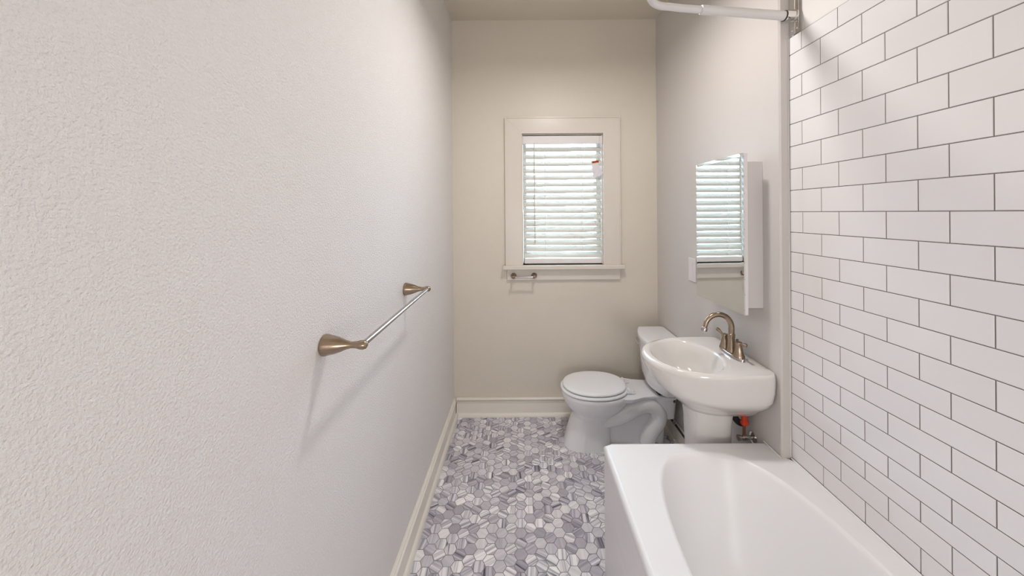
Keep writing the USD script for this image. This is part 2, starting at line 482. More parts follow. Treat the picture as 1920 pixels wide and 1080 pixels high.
mi = 0.004
obj('casing', casing([(CX0, SZ1), (WX0 - mi, SZ1), (WX0 - mi, WZ1 + mi), (CX0, CZ1)]), 'casing', wn)
obj('casing', casing([(WX1 + mi, SZ1), (CX1, SZ1), (CX1, CZ1), (WX1 + mi, WZ1 + mi)]), 'casing', wn)
obj('casing', casing([(CX0 + 0.0004, CZ1), (WX0 - mi, WZ1 + mi + 0.0004), (WX1 + mi, WZ1 + mi + 0.0004), (CX1 - 0.0004, CZ1)]), 'casing', wn)
bead = 0.007
rim = Polygon([(CX0 - bead, SZ1), (CX0 - bead, CZ1 + bead), (CX1 + bead, CZ1 + bead), (CX1 + bead, SZ1), (CX1 - 0.002, SZ1), (CX1 - 0.002, CZ1 - 0.002), (CX0 + 0.002, CZ1 - 0.002), (CX0 + 0.002, SZ1)])
obj('back_band', prism(rim, D - CT - 0.005, D, 'y'), 'casing', wn)
obj('inner_bead', prism(Polygon([(WX0 - 0.012, SZ1), (WX0 - 0.012, WZ1 + 0.012), (WX1 + 0.012, WZ1 + 0.012), (WX1 + 0.012, SZ1), (WX1, SZ1), (WX1, WZ1), (WX0, WZ1), (WX0, SZ1)]), D - CT - 0.003, D + 0.004, 'y'), 'casing', wn)
SX0, SX1 = pix(943.5, 500, D)[0], pix(1169, 500, D)[0]
obj('window_sill', block(SX0, SX1, D - 0.055, D + 0.001, SZ0, SZ1, 0.004), 'casing', wn)
obj('sill_board', block(WX0 + 0.001, WX1 - 0.001, D, D + 0.118, SZ0, WZ0, 0), 'casing', wn)
obj('apron_board', block(pix(951, 510, D)[0], pix(1162, 510, D)[0], D - 0.018, D, AZ0, SZ0 - 0.0005, 0.002), 'casing', wn)
for a, b in ((WX0 - 0.001, WX0 + 0.006), (WX1 - 0.006, WX1 + 0.001)):
    obj('jamb', block(a, b, D + 0.005, D + 0.119, WZ0, WZ1 - 0.001), 'casing', wn)
obj('jamb', block(WX0 + 0.006, WX1 - 0.006, D + 0.005, D + 0.119, WZ1 - 0.007, WZ1 + 0.001), 'casing', wn)
sy0, sy1 = D + 0.078, D + 0.108
sa, sb, sc, sd = WX0 + 0.007, WX1 - 0.007, WZ0 + 0.001, WZ1 - 0.008
zm = (sc + sd) / 2
sash = Polygon([(sa, sc), (sb, sc), (sb, sd), (sa, sd)], [[(sa + 0.026, sc + 0.03), (sb - 0.026, sc + 0.03), (sb - 0.026, sd - 0.026), (sa + 0.026, sd - 0.026)]])
sh = obj('sash', prism(sash, sy0, sy1, 'y'), 'casing', wn)
obj('pane', block(sa + 0.022, sb - 0.022, sy0 + 0.012, sy0 + 0.016, sc + 0.026, sd - 0.022), 'glass', sh)

# ------------------------------------------------------------------ venetian blind
YB = D + 0.038       # mid plane of the slats
bx0, bx1 = pix(981.5, 400, YB)[0], pix(1128, 400, YB)[0]
bd = thing('venetian_blind', 'white horizontal slatted blind hanging inside the window frame', 'blind', ((bx0 + bx1) / 2, YB, WZ0))
hz1, hz0 = pix(1050, 254, D)[2], pix(1050, 269.5, D)[2]
part('headrail', block(bx0 - 0.002, bx1 + 0.002, D + 0.012, D + 0.062, hz0 + 0.004, hz1, 0.002), 'blind', bd)
part('valance', block(bx0 - 0.003, bx1 - 0.020, D + 0.004, D + 0.011, hz0, hz1 - 0.001, 0.002), 'blind', bd)
part('valance_return', block(bx1 - 0.019, bx1 + 0.003, D + 0.004, D + 0.012, hz0 - 0.002, hz1 - 0.001, 0.002), 'blind', bd)
bottoms = np.array([252, 293, 333, 373, 411, 449, 486, 523, 561, 598, 635, 671, 706, 742, 778, 813, 848]) / 3 + 200
SW, ST = 0.050, 0.0026
tilt = math.radians(47)
slat_z = []
for yb in bottoms:
    zlow = pix(1055, yb, YB - 0.018)[2]
    q = np.linspace(-0.5, 0.5, 9)
    arc = np.stack([q * SW, 0.0032 * (1 - (2 * q) ** 2)], 1)           # across the slat, crown up
    e1 = np.array([math.cos(tilt), math.sin(tilt)])
    e2 = np.array([-math.sin(tilt), math.cos(tilt)])
    mid = arc[:, :1] * e1 + arc[:, 1:] * e2
    pts = np.vstack([mid + e2 * ST / 2, (mid - e2 * ST / 2)[::-1]])
    zc = zlow - pts[:, 1].min()
    slat_z.append(zc)
    pts = pts + [YB, zc]
    part('slat', prism(Polygon(pts), bx0 + 0.004, bx1 - 0.006, 'x'), 'slat', bd, smooth=40)
rz1, rz0 = pix(1050, 484.5, YB - 0.02)[2], WZ0 + 0.0015
part('bottom_rail', block(bx0 + 0.004, bx1 - 0.004, YB - 0.026, YB + 0.022, rz0, rz1, 0.004), 'blind', bd)
for px in (1022, 1091.5):
    x = pix(px, 400, YB)[0]
    for dy in (-0.021, 0.021):
        part('ladder_cord', tube([(x, YB + dy, hz0 + 0.008), (x, YB + dy, (hz0 + rz1) / 2), (x, YB + dy, rz1 - 0.002)], 0.0009, 6), 'cord', bd)
    for k, zc in enumerate(slat_z):
        part('ladder_rung', tube([(x, YB - 0.021, zc - 0.014), (x + 0.003, YB - 0.019, zc - 0.004), (x - 0.001, YB - 0.006, zc + 0.004)], 0.0015, 6), 'cord', bd)
wx = pix(1002.5, 400, D)[0]
wz1, wz0 = hz0 + 0.004, pix(1002, 456, D - 0.002)[2]
part('tilt_wand', tube([(wx, D + 0.001, wz1), (wx, D - 0.003, (wz0 + wz1) / 2), (wx + 0.001, D - 0.003, wz0 + 0.03)], 0.0038, 6), 'wand', bd, label='thin tan tilt wand')
part('wand_tip', lathe([(0.001, 0), (0.005, 0.003), (0.0055, 0.018), (0.003, 0.026), (0.001, 0.03)], 12, (wx + 0.001, D - 0.003, wz0)), 'wand', bd, smooth=40)
for px, yend in ((1113.5, 425), (1119, 412)):
    x = pix(px, 400, D)[0]
    part('lift_cord', tube([(x, D + 0.002, hz0 + 0.004), (x + 0.003, D - 0.002, 1.75), (x + 0.004, D - 0.002, pix(px, yend, D)[2])], 0.0010, 6), 'cord', bd)
    part('cord_tassel', lathe([(0.001, 0), (0.0065, 0.001), (0.0055, 0.012), (0.0035, 0.024), (0.001, 0.027)], 12, (x + 0.004, D - 0.002, pix(px, yend + 7, D)[2])), 'blind', bd, smooth=40)

# paper tags hanging on the lift cord
yt = D - 0.012
tx, _, tz = pix(1117, 298, yt)
tg = thing('warning_tag', 'small white paper tag with an orange band hanging on the blind cord', 'tag', (tx, yt, tz - 0.15))


def card(cx, cz, w, h, deg, y, t=0.0008, curl=0.0):
    m = trimesh.creation.box([w, t, h])
    m.apply_transform(trimesh.transformations.rotation_matrix(math.radians(deg), [0, 1, 0]))
    m.apply_translation([cx, y, cz])
    return m


c0 = pix(1117, 316, yt)
part('card', card(c0[0], c0[2], 0.054, 0.120, -8, yt), 'paper', tg)
c1 = pix(1121, 319, yt)
part('card', card(c1[0], c1[2], 0.044, 0.085, -34, yt + 0.004), 'paper', tg)
c2 = pix(1116.3, 303.5, yt)
ob = part('orange_band', card(c2[0], c2[2], 0.0535, 0.020, -8, yt - 0.0009), 'orange', tg)
part('dark_print', card(c2[0], c2[2], 0.046, 0.008, -8, yt - 0.0016, 0.0005), 'ink', ob)
c3 = pix(1116, 327, yt)
part('strap', card(c3[0] + 0.004, c3[2], 0.016, 0.075, 24, yt - 0.003), 'blind', tg)
part('string', tube([(tx - 0.004, yt + 0.002, tz + 0.07), (tx - 0.003, yt, tz + 0.03), (tx - 0.002, yt, tz - 0.01)], 0.0008, 6), 'cord', tg)

# ------------------------------------------------------------------ toilet paper holder on the apron
hy = D - 0.018
ha, hb = pix(963, 518, hy), pix(1001.5, 518, hy)
ph = thing('toilet_paper_holder', 'short brushed nickel bar holder on the board under the window', 'holder', ((ha[0] + hb[0]) / 2, hy, ha[2] - 0.03))
post = [(0.0215, 0), (0.0225, 0.004), (0.021, 0.008), (0.016, 0.018), (0.010, 0.032), (0.0075, 0.044), (0.0075, 0.050), (0.010, 0.058), (0.0115, 0.064), (0.010, 0.071), (0.005, 0.075), (0.0001, 0.076)]
zc = ha[2] + 0.004
for p in (ha, hb):
    part('post', lathe(post, 24, (p[0], hy, zc), (0, -1, 0)), 'nickel', ph, smooth=50)
part('bar', tube([(ha[0], hy - 0.064, zc), ((ha[0] + hb[0]) / 2, hy - 0.064, zc), (hb[0], hy - 0.064, zc)], 0.0068, 16), 'nickel_bar', ph, smooth=50)

# ------------------------------------------------------------------ towel bar on the left wall
da, db = 0.914, 1.552
za, zb = pix(607, 647, da)[2], pix(760, 542, db)[2]
tb = thing('towel_bar', 'long brushed nickel towel bar on the left wall', 'towel bar', (XL, (da + db) / 2, za - 0.03))
post = [(0.0262, 0), (0.0278, 0.003), (0.0275, 0.008), (0.0262, 0.013), (0.0225, 0.030), (0.0175, 0.045), (0.0120, 0.058), (0.0088, 0.070), (0.0084, 0.078), (0.0096, 0.087), (0.0118, 0.096), (0.0120, 0.103), (0.0098, 0.110), (0.0045, 0.1135), (0.0001, 0.114)]
part('post', lathe(post, 32, (XL, da, za), (1, 0, 0)), 'nickel', tb, smooth=50)
part('post', lathe(post, 32, (XL, db, zb), (1, 0, 0)), 'nickel', tb, smooth=50)
part('bar', tube([(XL + 0.1005, da, za), (XL + 0.1005, (da + db) / 2, (za + zb) / 2), (XL + 0.1005, db, zb)], 0.0078, 20), 'nickel_bar', tb, smooth=50)

# ------------------------------------------------------------------ bathtub
TX0, TY1 = 0.338, 1.495
TY0 = -0.06
tb = thing('bathtub', 'white enamel bathtub along the tiled wall', 'bathtub', ((TX0 + XT) / 2, 0.7, 0))
NT = 160
cc = np.array([0.715, 0.75])


def ray_ring(poly, n=NT, c=cc):
    out = []
    b = poly.exterior
    for a in np.linspace(0, 2 * np.pi, n, endpoint=False) + 1e-4:
        hit = LineString([c, c + 4 * np.array([math.cos(a), math.sin(a)])]).intersection(b)
        pts = np.vstack([np.array(g.coords) for g in getattr(hit, 'geoms', [hit])])
        q = pts[np.linalg.norm(pts - c, axis=1).argmax()]
        out.append(q)
    return np.array(out)


outer_poly = Polygon([(TX0, TY0), (XT - 0.003, TY0), (XT - 0.003, NIB - 0.0015), (XR - 0.001, NIB - 0.0015), (XR - 0.001, TY1), (TX0, TY1)])
outer_poly = outer_poly.buffer(-0.02).buffer(0.02, quad_segs=8).union(sbox(0.9, TY0, XT - 0.003, NIB - 0.0015)).union(sbox(0.9, 1.2, XR - 0.001, TY1 - 0.0))
inner_ang = np.linspace(0, 2 * np.pi, NT, endpoint=False) + 1e-4


def tub_inner(x0, x1, y0, y1, e):
    """Opening with long parallel sides and rounded ends."""
    cx, cy, a, b = (x0 + x1) / 2, (y0 + y1) / 2, (x1 - x0) / 2, (y1 - y0) / 2
    th = np.linspace(0, 2 * np.pi, 400, endpoint=False)
    P = np.stack([cx + a * np.sign(np.cos(th)) * np.abs(np.cos(th)) ** (2 / e), cy + b * np.sign(np.sin(th)) * np.abs(np.sin(th)) ** (2 / e)], 1)
    return ray_ring(Polygon(P))


def at_z(r, z):
    return np.c_[r, np.full(len(r), z)]


o0 = ray_ring(outer_poly)
rings = []
ri = lambda g: ray_ring(outer_poly.intersection(sbox(TX0 + g, TY0, 2, TY1 - g).buffer(-0.02).buffer(0.02, quad_segs=8).union(sbox(0.9, TY0, 2, TY1 - g))))
for g, z in ((0.010, TUBZ - 0.045), (0.004, TUBZ - 0.042), (0.0008, TUBZ - 0.030), (0.0, TUBZ - 0.016), (0.0035, TUBZ - 0.007), (0.009, TUBZ - 0.002), (0.017, TUBZ)):
    rings.append(at_z(ri(g) if g > 0 else o0, z))
IX0, IX1, IY0, IY1 = 0.455, 0.985, 0.06, 1.425
rings.append(at_z(tub_inner(IX0 - 0.012, IX1 + 0.012, IY0 - 0.012, IY1 + 0.012, 3.0), TUBZ - 0.0005))
rings.append(at_z(tub_inner(IX0 - 0.003, IX1 + 0.003, IY0 - 0.003, IY1 + 0.003, 3.0), TUBZ - 0.005))
rings.append(at_z(tub_inner(IX0 + 0.004, IX1 - 0.004, IY0 + 0.005, IY1 - 0.006, 3.0), TUBZ - 0.016))
rings.append(at_z(tub_inner(IX0 + 0.018, IX1 - 0.018, IY0 + 0.03, IY1 - 0.03, 3.0), TUBZ - 0.08))
rings.append(at_z(tub_inner(IX0 + 0.040, IX1 - 0.040, IY0 + 0.08, IY1 - 0.075, 3.0), TUBZ - 0.20))
rings.append(at_z(tub_inner(IX0 + 0.062, IX1 - 0.062, IY0 + 0.13, IY1 - 0.12, 3.0), TUBZ - 0.30))
rings.append(at_z(tub_inner(IX0 + 0.088, IX1 - 0.088, IY0 + 0.17, IY1 - 0.155, 3.0), TUBZ - 0.35))
rings.append(at_z(tub_inner(IX0 + 0.13, IX1 - 0.13, IY0 + 0.22, IY1 - 0.21, 3.0), TUBZ - 0.372))
rings.append(at_z(tub_inner(IX0 + 0.20, IX1 - 0.20, IY0 + 0.40, IY1 - 0.40, 2.5), TUBZ - 0.378))
m = loft(rings, cap0=False, cap1=True)
if m.face_normals[m.triangles_center[:, 2].argmax()][2] < 0:
    m.invert()
part('tub_basin', m, 'tub', tb, smooth=60)
part('apron', block(TX0 + 0.006, TX0 + 0.022, TY0 + 0.01, TY1 - 0.006, 0, TUBZ - 0.038, 0.003), 'apron', tb, label='plain greyish tub front panel')
part('end_panel', block(TX0 + 0.0225, XR - 0.012, TY1 - 0.022, TY1 - 0.007, 0, TUBZ - 0.040, 0.003), 'apron', tb)
part('caulk_bead', tube([(XT - 0.0045, TY0, TUBZ + 0.001), (XT - 0.0045, 0.6, TUBZ + 0.001), (XT - 0.0045, NIB - 0.006, TUBZ + 0.001)], 0.0035, 8), 'tub', tb, smooth=True)
part('caulk_bead', tube([(XR - 0.0035, NIB, TUBZ + 0.001), (XR - 0.0035, 1.45, TUBZ + 0.001), (XR - 0.0035, TY1 - 0.002, TUBZ + 0.001)], 0.003, 8), 'tub', tb, smooth=True)
part('floor_strip', prism([(TX0 + 0.0055, 0), (TX0 - 0.012, 0), (TX0 - 0.010, 0.008), (TX0 - 0.002, 0.018), (TX0 + 0.0055, 0.020)], TY0 + 0.01, 1.455, 'y'), 'caulk', tb, label='white strip along the foot of the tub')

# ------------------------------------------------------------------ shower curtain rod
ry, rz, rx = NIB - 0.035, 2.275, XT
sr = thing('shower_curtain_rod', 'white bent shower curtain rod on a chrome wall bracket', 'curtain rod', (XT, ry, rz))
part('wall_bracket', block(XT - 0.0035, XT - 0.003, NIB - 0.055, NIB - 0.012, 2.205, 2.44, 0.001), 'chrome', sr)
for z in (2.222, 2.425):
    for y in (NIB - 0.046, NIB - 0.021):
        part('screw', lathe([(0.0045, 0), (0.0042, 0.0015), (0.002, 0.0028), (0.0001, 0.003)], 12, (XT - 0.0035, y, z), (-1, 0, 0)), 'chrome', sr, smooth=50)
part('socket', lathe([(0.023, 0), (0.023, 0.004), (0.0195, 0.008), (0.0195, 0.036), (0.018, 0.038)], 28, (XT - 0.0035, ry, rz), (-1, 0, 0)), 'chrome', sr, smooth=40)
part('collar', lathe([(0.0185, 0), (0.0192, 0.001), (0.0192, 0.004), (0.0185, 0.005)], 28, (XT - 0.040, ry, rz), (-1, 0, 0)), 'dark', sr, smooth=40, label='dark ring at the rod socket')
xm = 0.70
part('outer_tube', tube([(XT - 0.044, ry, rz), (0.85, ry, rz + 0.014), (xm, ry, rz + 0.025)], 0.0172, 24), 'rod', sr, smooth=50)
arc = [(xm + 0.005, ry, rz + 0.025), (0.62, ry, rz + 0.032)]
R = 0.10
for a in np.linspace(0, math.pi / 2, 12):
    arc.append((0.575 - R * math.sin(a), ry - R * (1 - math.cos(a)), rz + 0.038))
arc += [(0.475, 0.9, rz + 0.038), (0.475, 0.4, rz + 0.038), (0.475, -0.1, rz + 0.038), (0.475, YF + 0.004, rz + 0.038)]
part('inner_tube', tube(arc, 0.0135, 24), 'rod', sr, smooth=50)

# ------------------------------------------------------------------ mirror cabinet
dn, aj = 1.465, math.radians(1.65)
mc = thing('medicine_cabinet', 'white wall cabinet with a frameless mirror door above the sink', 'cabinet', (XR, 1.68, 1.2))
zt1, zb0 = pix(1394.5, 286.5, dn)[2], pix(1394.5, 591.5, dn)[2]
xn = pix(1394.5, 440, dn)[0]
bz1, bz0 = pix(1431.5, 303, 1.495)[2], pix(1431.5, 577.5, 1.495)[2]
bxo = Polygon([(xn + 0.022, 1.495), (XR, 1.495), (XR, 1.805), (xn + 0.022, 1.805)])
part('body', prism(bxo, bz0, bz1, 'z'), 'cabinet', mc)
Wm = 0.372
tdir = np.array([-math.sin(aj), math.cos(aj)])
ndir = np.array([-math.cos(aj), -math.sin(aj)])   # out of the mirror
p0 = np.array([xn, dn])
Zc = (zt1 + zb0) / 2


def slab(t0, t1, n0, n1, z0, z1, ch=0.0):
    m = block(t0, t1, n0, n1, z0, z1, ch)
    v = m.vertices
    w = np.c_[p0 + v[:, :1] * tdir + v[:, 1:2] * ndir, v[:, 2]]
    m = trimesh.Trimesh(w, m.faces, process=False)
    if m.volume < 0:
        m.invert()
    return m


dr = part('door', slab(0.0, Wm, -0.0185, -0.0045, zb0, zt1, 0.001), 'door_white', mc, label='white door edge behind the mirror')
# bevelled mirror glass
bw, bh_ = 0.013, 0.00018


def mring(n, ins):
    return [np.r_[p0 + t * tdir + n * ndir, z] for t, z in ((ins, zb0 + ins), (Wm - ins, zb0 + ins), (Wm - ins, zt1 - ins), (ins, zt1 - ins))]


part('mirror', loft([mring(-0.0042, 0.0003), mring(-0.0012, 0), mring(-0.0004, 0.0), mring(-0.0004 + bh_, bw)]), 'mirror', dr, label='silvered bevelled mirror glass')
part('hinge', block(xn + 0.0165, xn + 0.0225, 1.492, 1.4955, Zc - 0.05, Zc + 0.05), 'cabinet', mc)

# switch plate on the wall, mostly behind the mirror
sp = thing('outlet_cover', 'white cover plate on the wall just behind the mirror edge', 'outlet', (XR, 2.10, 1.13))
part('plate', block(XR - 0.007, XR, 2.065, 2.15, 1.105, 1.245, 0.003), 'plate', sp)
part('socket', block(XR - 0.009, XR - 0.0068, 2.092, 2.124, 1.13, 1.22, 0.001), 'plate', sp)

# ------------------------------------------------------------------ toilet (bowl points to -x, tank on the right wall)
TD = 2.345
tl = thing('toilet', 'white two-piece toilet with a closed round lid by the end wall', 'toilet', (0.6, TD, 0))
N = 72
th = np.linspace(0, 2 * np.pi, N, endpoint=False)


def sup(x0, x1, hw, z, e=2.2, egg=0.0, yc=TD):
    """Superellipse ring; egg > 0 makes the end at x0 narrower."""
    cx, a = (x0 + x1) / 2, (x1 - x0) / 2
    co, si = np.cos(th), np.sin(th)
    X = cx + a * np.sign(co) * np.abs(co) ** (2 / e)
    Y = hw * np.sign(si) * np.abs(si) ** (2 / e) * (1 + egg * co)
    return np.c_[X, yc + Y, np.full(N, z)]


RZ = 0.352
body = loft([sup(0.272, 0.585, 0.118, 0.0, 2.6), sup(0.276, 0.583, 0.116, 0.012, 2.6), sup(0.292, 0.580, 0.108, 0.07, 2.6), sup(0.310, 0.580, 0.102, 0.13, 2.5),
             sup(0.328, 0.585, 0.103, 0.175, 2.4), sup(0.332, 0.61, 0.112, 0.205, 2.3), sup(0.312, 0.65, 0.133, 0.235, 2.2), sup(0.287, 0.68, 0.156, 0.268, 2.2),
             sup(0.270, 0.70, 0.171, 0.300, 2.2), sup(0.262, 0.71, 0.178, 0.328, 2.2), sup(0.261, 0.71, 0.178, 0.344, 2.2), sup(0.266, 0.705, 0.174, RZ, 2.2)])


def hull(*rings):
    return tm(m3.Manifold.hull_points(np.vstack(rings).astype(np.float64)))


def slabs(a, b, t=0.020, ins=0.016):
    return hull(sup(*a, RZ, 3.2), sup(*b, RZ, 3.2), sup(*a, RZ - 0.008, 3.2), sup(*b, RZ - 0.008, 3.2),
                sup(a[0] + ins, a[1] - ins, a[2] - ins, RZ - t - 0.010, 3.2), sup(b[0] + ins, b[1] - ins, b[2] - ins, RZ - t - 0.010, 3.2))


deck = union(slabs((0.60, 0.745, 0.150), (0.73, 0.80, 0.118)), slabs((0.72, 0.79, 0.122), (0.80, 0.90, 0.108)), slabs((0.80, 0.88, 0.108), (0.90, 1.0, 0.132)))
core = hull(sup(0.52, 0.93, 0.055, 0.0, 4), sup(0.52, 0.95, 0.06, 0.32, 4))
foot = hull(sup(0.50, 0.90, 0.112, 0.0, 3), sup(0.50, 0.89, 0.105, 0.022, 3))
traps = []
for sgn in (-1, 1):
    pts = spline([(0.46, TD + sgn * 0.020, 0.150), (0.56, TD + sgn * 0.040, 0.178), (0.64, TD + sgn * 0.054, 0.214), (0.72, TD + sgn * 0.062, 0.262), (0.79, TD + sgn * 0.064, 0.283), (0.862, TD + sgn * 0.062, 0.258),
                  (0.885, TD + sgn * 0.060, 0.200), (0.860, TD + sgn * 0.058, 0.140), (0.825, TD + sgn * 0.056, 0.085), (0.810, TD + sgn * 0.056, 0.012)], 40)
    traps.append(tube(pts, np.interp(np.linspace(0, 1, 40), [0, 0.3, 0.6, 1], [0.058, 0.060, 0.054, 0.050]), 22))
web = hull(sup(0.50, 0.74, 0.085, 0.30, 3), sup(0.52, 0.66, 0.075, 0.20, 3), sup(0.60, 0.86, 0.085, RZ - 0.02, 3))
neck = hull(sup(0.86, 0.99, 0.085, 0.19, 4), sup(0.84, 1.0, 0.11, RZ - 0.01, 4))
bowl = union(body, deck, core, foot, neck, web, *traps)
part('bowl', bowl, 'china', tl, smooth=38)
for sgn in (-1, 1):
    part('bolt_cap', lathe([(0.0135, 0), (0.0135, 0.006), (0.011, 0.013), (0.005, 0.017), (0.0001, 0.018)], 18, (0.70, TD + sgn * 0.09, 0.021)), 'china', tl, smooth=50)
seat = loft([sup(0.262, 0.690, 0.174, RZ + 0.003, 2.15), sup(0.256, 0.695, 0.179, RZ + 0.008, 2.15), sup(0.256, 0.695, 0.179, RZ + 0.016, 2.15), sup(0.262, 0.690, 0.174, RZ + 0.021, 2.15)])
part('seat', seat, 'seat', tl, smooth=50)
lz = RZ + 0.0245
lid = loft([sup(0.276, 0.680, 0.163, lz, 2.15), sup(0.270, 0.684, 0.168, lz + 0.004, 2.15), sup(0.270, 0.684, 0.168, lz + 0.011, 2.15), sup(0.276, 0.680, 0.163, lz + 0.017, 2.15),
            sup(0.30, 0.66, 0.145, lz + 0.0205, 2.15), sup(0.38, 0.60, 0.08, lz + 0.0225, 2.1)])
part('lid', lid, 'seat', tl, smooth=50)
part('bumper_ring', loft([sup(0.31, 0.66, 0.135, RZ - 0.002, 2.15), sup(0.31, 0.66, 0.135, lz + 0.001, 2.15)]), 'dark', tl, label='dark gap between seat and lid')  # dark ring that paints the shade inside the gap under the lid
for sgn in (-1, 1):
    y = TD + sgn * 0.072
    h = part('hinge', join(block(0.672, 0.728, y - 0.014, y + 0.014, RZ, RZ + 0.014, 0.004), tube([(0.690, y - 0.020, RZ + 0.020), (0.690, y, RZ + 0.020), (0.690, y + 0.020, RZ + 0.020)], 0.0095, 14)), 'seat', tl, smooth=40)
    part('hinge_cap', lathe([(0.012, 0), (0.012, 0.005), (0.008, 0.009), (0.0001, 0.010)], 16, (0.715, y, RZ + 0.012)), 'plate', h, smooth=40)


def tank_ring(x0, hw, z, bow=0.045, xb=XR - 0.006):
    """Tank plan: flat back, bowed front, rounded corners."""
    ys = np.linspace(-1, 1, 15)
    front = [(x0 + bow * ys_ ** 2, TD + hw * ys_) for ys_ in ys]
    p = Polygon(front + [(xb, TD + hw), (xb, TD - hw)]).buffer(-0.022).buffer(0.022, quad_segs=6)
    return np.c_[ray_ring(p, 96, np.array([(x0 + xb) / 2 + 0.02, TD])), np.full(96, z)]


tz0 = 0.372
tank = loft([tank_ring(0.85, 0.165, tz0, 0.05), tank_ring(0.832, 0.185, tz0 + 0.012, 0.052), tank_ring(0.815, 0.205, tz0 + 0.07, 0.055), tank_ring(0.807, 0.214, tz0 + 0.18, 0.055), tank_ring(0.803, 0.218, 0.655, 0.055)])
part('tank', tank, 'china', tl, smooth=45)
part('tank_lid', loft([tank_ring(0.801, 0.221, 0.657, 0.055), tank_ring(0.793, 0.227, 0.662, 0.055), tank_ring(0.793, 0.227, 0.684, 0.055), tank_ring(0.798, 0.222, 0.691, 0.055), tank_ring(0.83, 0.195, 0.695, 0.05)]), 'china', tl, smooth=45)
part('tank_gasket', block(0.87, 0.985, TD - 0.10, TD + 0.10, RZ - 0.004, tz0 + 0.002, 0.003), 'dark', tl, label='dark gasket under the tank')
fy = TD + 0.165
lv = part('flush_lever', lathe([(0.015, 0), (0.015, 0.006), (0.010, 0.010), (0.008, 0.030)], 20, (0.846, fy, 0.625), (-1, 0, 0)), 'chrome', tl, smooth=40, label='chrome flush lever')
part('lever_arm', tube([(0.822, fy + 0.006, 0.625), (0.808, fy - 0.006, 0.624), (0.805, fy - 0.045, 0.617), (0.805, fy - 0.07, 0.612)], [0.006, 0.006, 0.007, 0.0075], 12), 'chrome', lv, smooth=50)
part('tank_bolt', block(0.955, 0.965, TD - 0.125, TD - 0.117, RZ - 0.035, tz0 + 0.006), 'dark', tl, label='black bolt under the tank')

# thin dark line along the right baseboard, shaped as a hose
wh = thing('supply_hose', 'thin black line along the right baseboard behind the toilet, shaped as a hose', 'hose', (XR, 2.3, 0.12))
hp = spline([(0.985, 2.50, 0.20), (0.990, 2.46, 0.150), (0.992, 2.38, 0.139), (0.994, 2.28, 0.137), (0.992, 2.17, 0.139), (0.992, 2.05, 0.140)], 40)
part('hose', tube(hp, 0.0062, 12), 'black_rubber', wh, smooth=50)
part('coupling', tube(hp[17:21], 0.0085, 12), 'chrome', wh, smooth=50, label='grey metal coupling')
part('wall_valve', lathe([(0.018, 0), (0.018, 0.004), (0.009, 0.008), (0.009, 0.028), (0.012, 0.03), (0.012, 0.042)], 18, (XR - 0.018, 2.06, 0.092), (-1, 0, 0)), 'copper', wh, smooth=40)
part('elbow', tube([(XR - 0.034, 2.06, 0.092), (0.992, 2.055, 0.115), (0.992, 2.05, 0.141)], 0.007, 10), 'black_rubber', wh, smooth=40)

# ------------------------------------------------------------------ pedestal sink
SD, SZ = 1.628, 0.865
sk = thing('pedestal_sink', 'white oval pedestal sink under the mirror', 'sink', (XR, SD, 0))
NS = 120
sc_ = np.array([0.82, SD])


def sink_poly(front, W, bx=XR - 0.002, e=2.3):
    """Plan of the basin: oval to the front, straight against the wall."""
    xs = 0.90 if front < 0.80 else front + (bx - front) * 0.45
    t = np.linspace(-math.pi / 2, math.pi / 2, 60)
    a = xs - front
    P = [(xs - a * abs(math.cos(q)) ** (2 / e), SD + W * np.sign(math.sin(q)) * abs(math.sin(q)) ** (2 / e)) for q in t]
    for q in np.linspace(0.15, math.pi / 2, 8):
        P.append((bx - 0.05 + 0.05 * math.sin(q), SD + W - 0.030 * (1 - math.cos(q))))
    P += [(x, 2 * SD - y) for x, y in P[:-9:-1]]
    return Polygon(P)


def sring(front, W, z, c=sc_):
    return np.c_[ray_ring(sink_poly(front, W), NS, c if front < 0.80 else np.array([0.90, SD])), np.full(NS, z)]


def bowl_ring(cx, a, b, z):
    P = Polygon([(cx + a * math.cos(q), SD + b * math.sin(q)) for q in np.linspace(0, 2 * math.pi, 200, endpoint=False)])
    return np.c_[ray_ring(P, NS, sc_ if a > 0.09 else np.array([cx, SD])), np.full(NS, z)]


R_ = [sring(0.74, 0.105, 0.635), sring(0.72, 0.125, 0.655), sring(0.685, 0.160, 0.685), sring(0.650, 0.196, 0.715), sring(0.615, 0.218, 0.745), sring(0.588, 0.228, 0.785), sring(0.571, 0.2315, 0.820),
      sring(0.565, 0.2315, 0.842), sring(0.568, 0.230, 0.855), sring(0.576, 0.226, 0.8625), sring(0.590, 0.219, SZ),
      bowl_ring(0.755, 0.158, 0.196, SZ - 0.001), bowl_ring(0.755, 0.150, 0.189, SZ - 0.005), bowl_ring(0.755, 0.143, 0.182, SZ - 0.014), bowl_ring(0.757, 0.134, 0.170, SZ - 0.040),
      bowl_ring(0.762, 0.118, 0.148, SZ - 0.080), bowl_ring(0.770, 0.094, 0.114, SZ - 0.115), bowl_ring(0.780, 0.058, 0.07, SZ - 0.135), bowl_ring(0.79, 0.025, 0.028, SZ - 0.140)]
part('basin', loft(R_), 'biscuit', sk, smooth=50)
part('drain', lathe([(0.024, 0), (0.024, 0.003), (0.018, 0.004), (0.016, 0.001), (0.0001, 0.001)], 24, (0.79, SD, SZ - 0.1398)), 'chrome', sk, smooth=40)
part('overflow_mark', block(0.895, 0.8975, SD - 0.02, SD + 0.02, SZ - 0.040, SZ - 0.033), 'paper', sk, label='small bluish mark on the bowl')


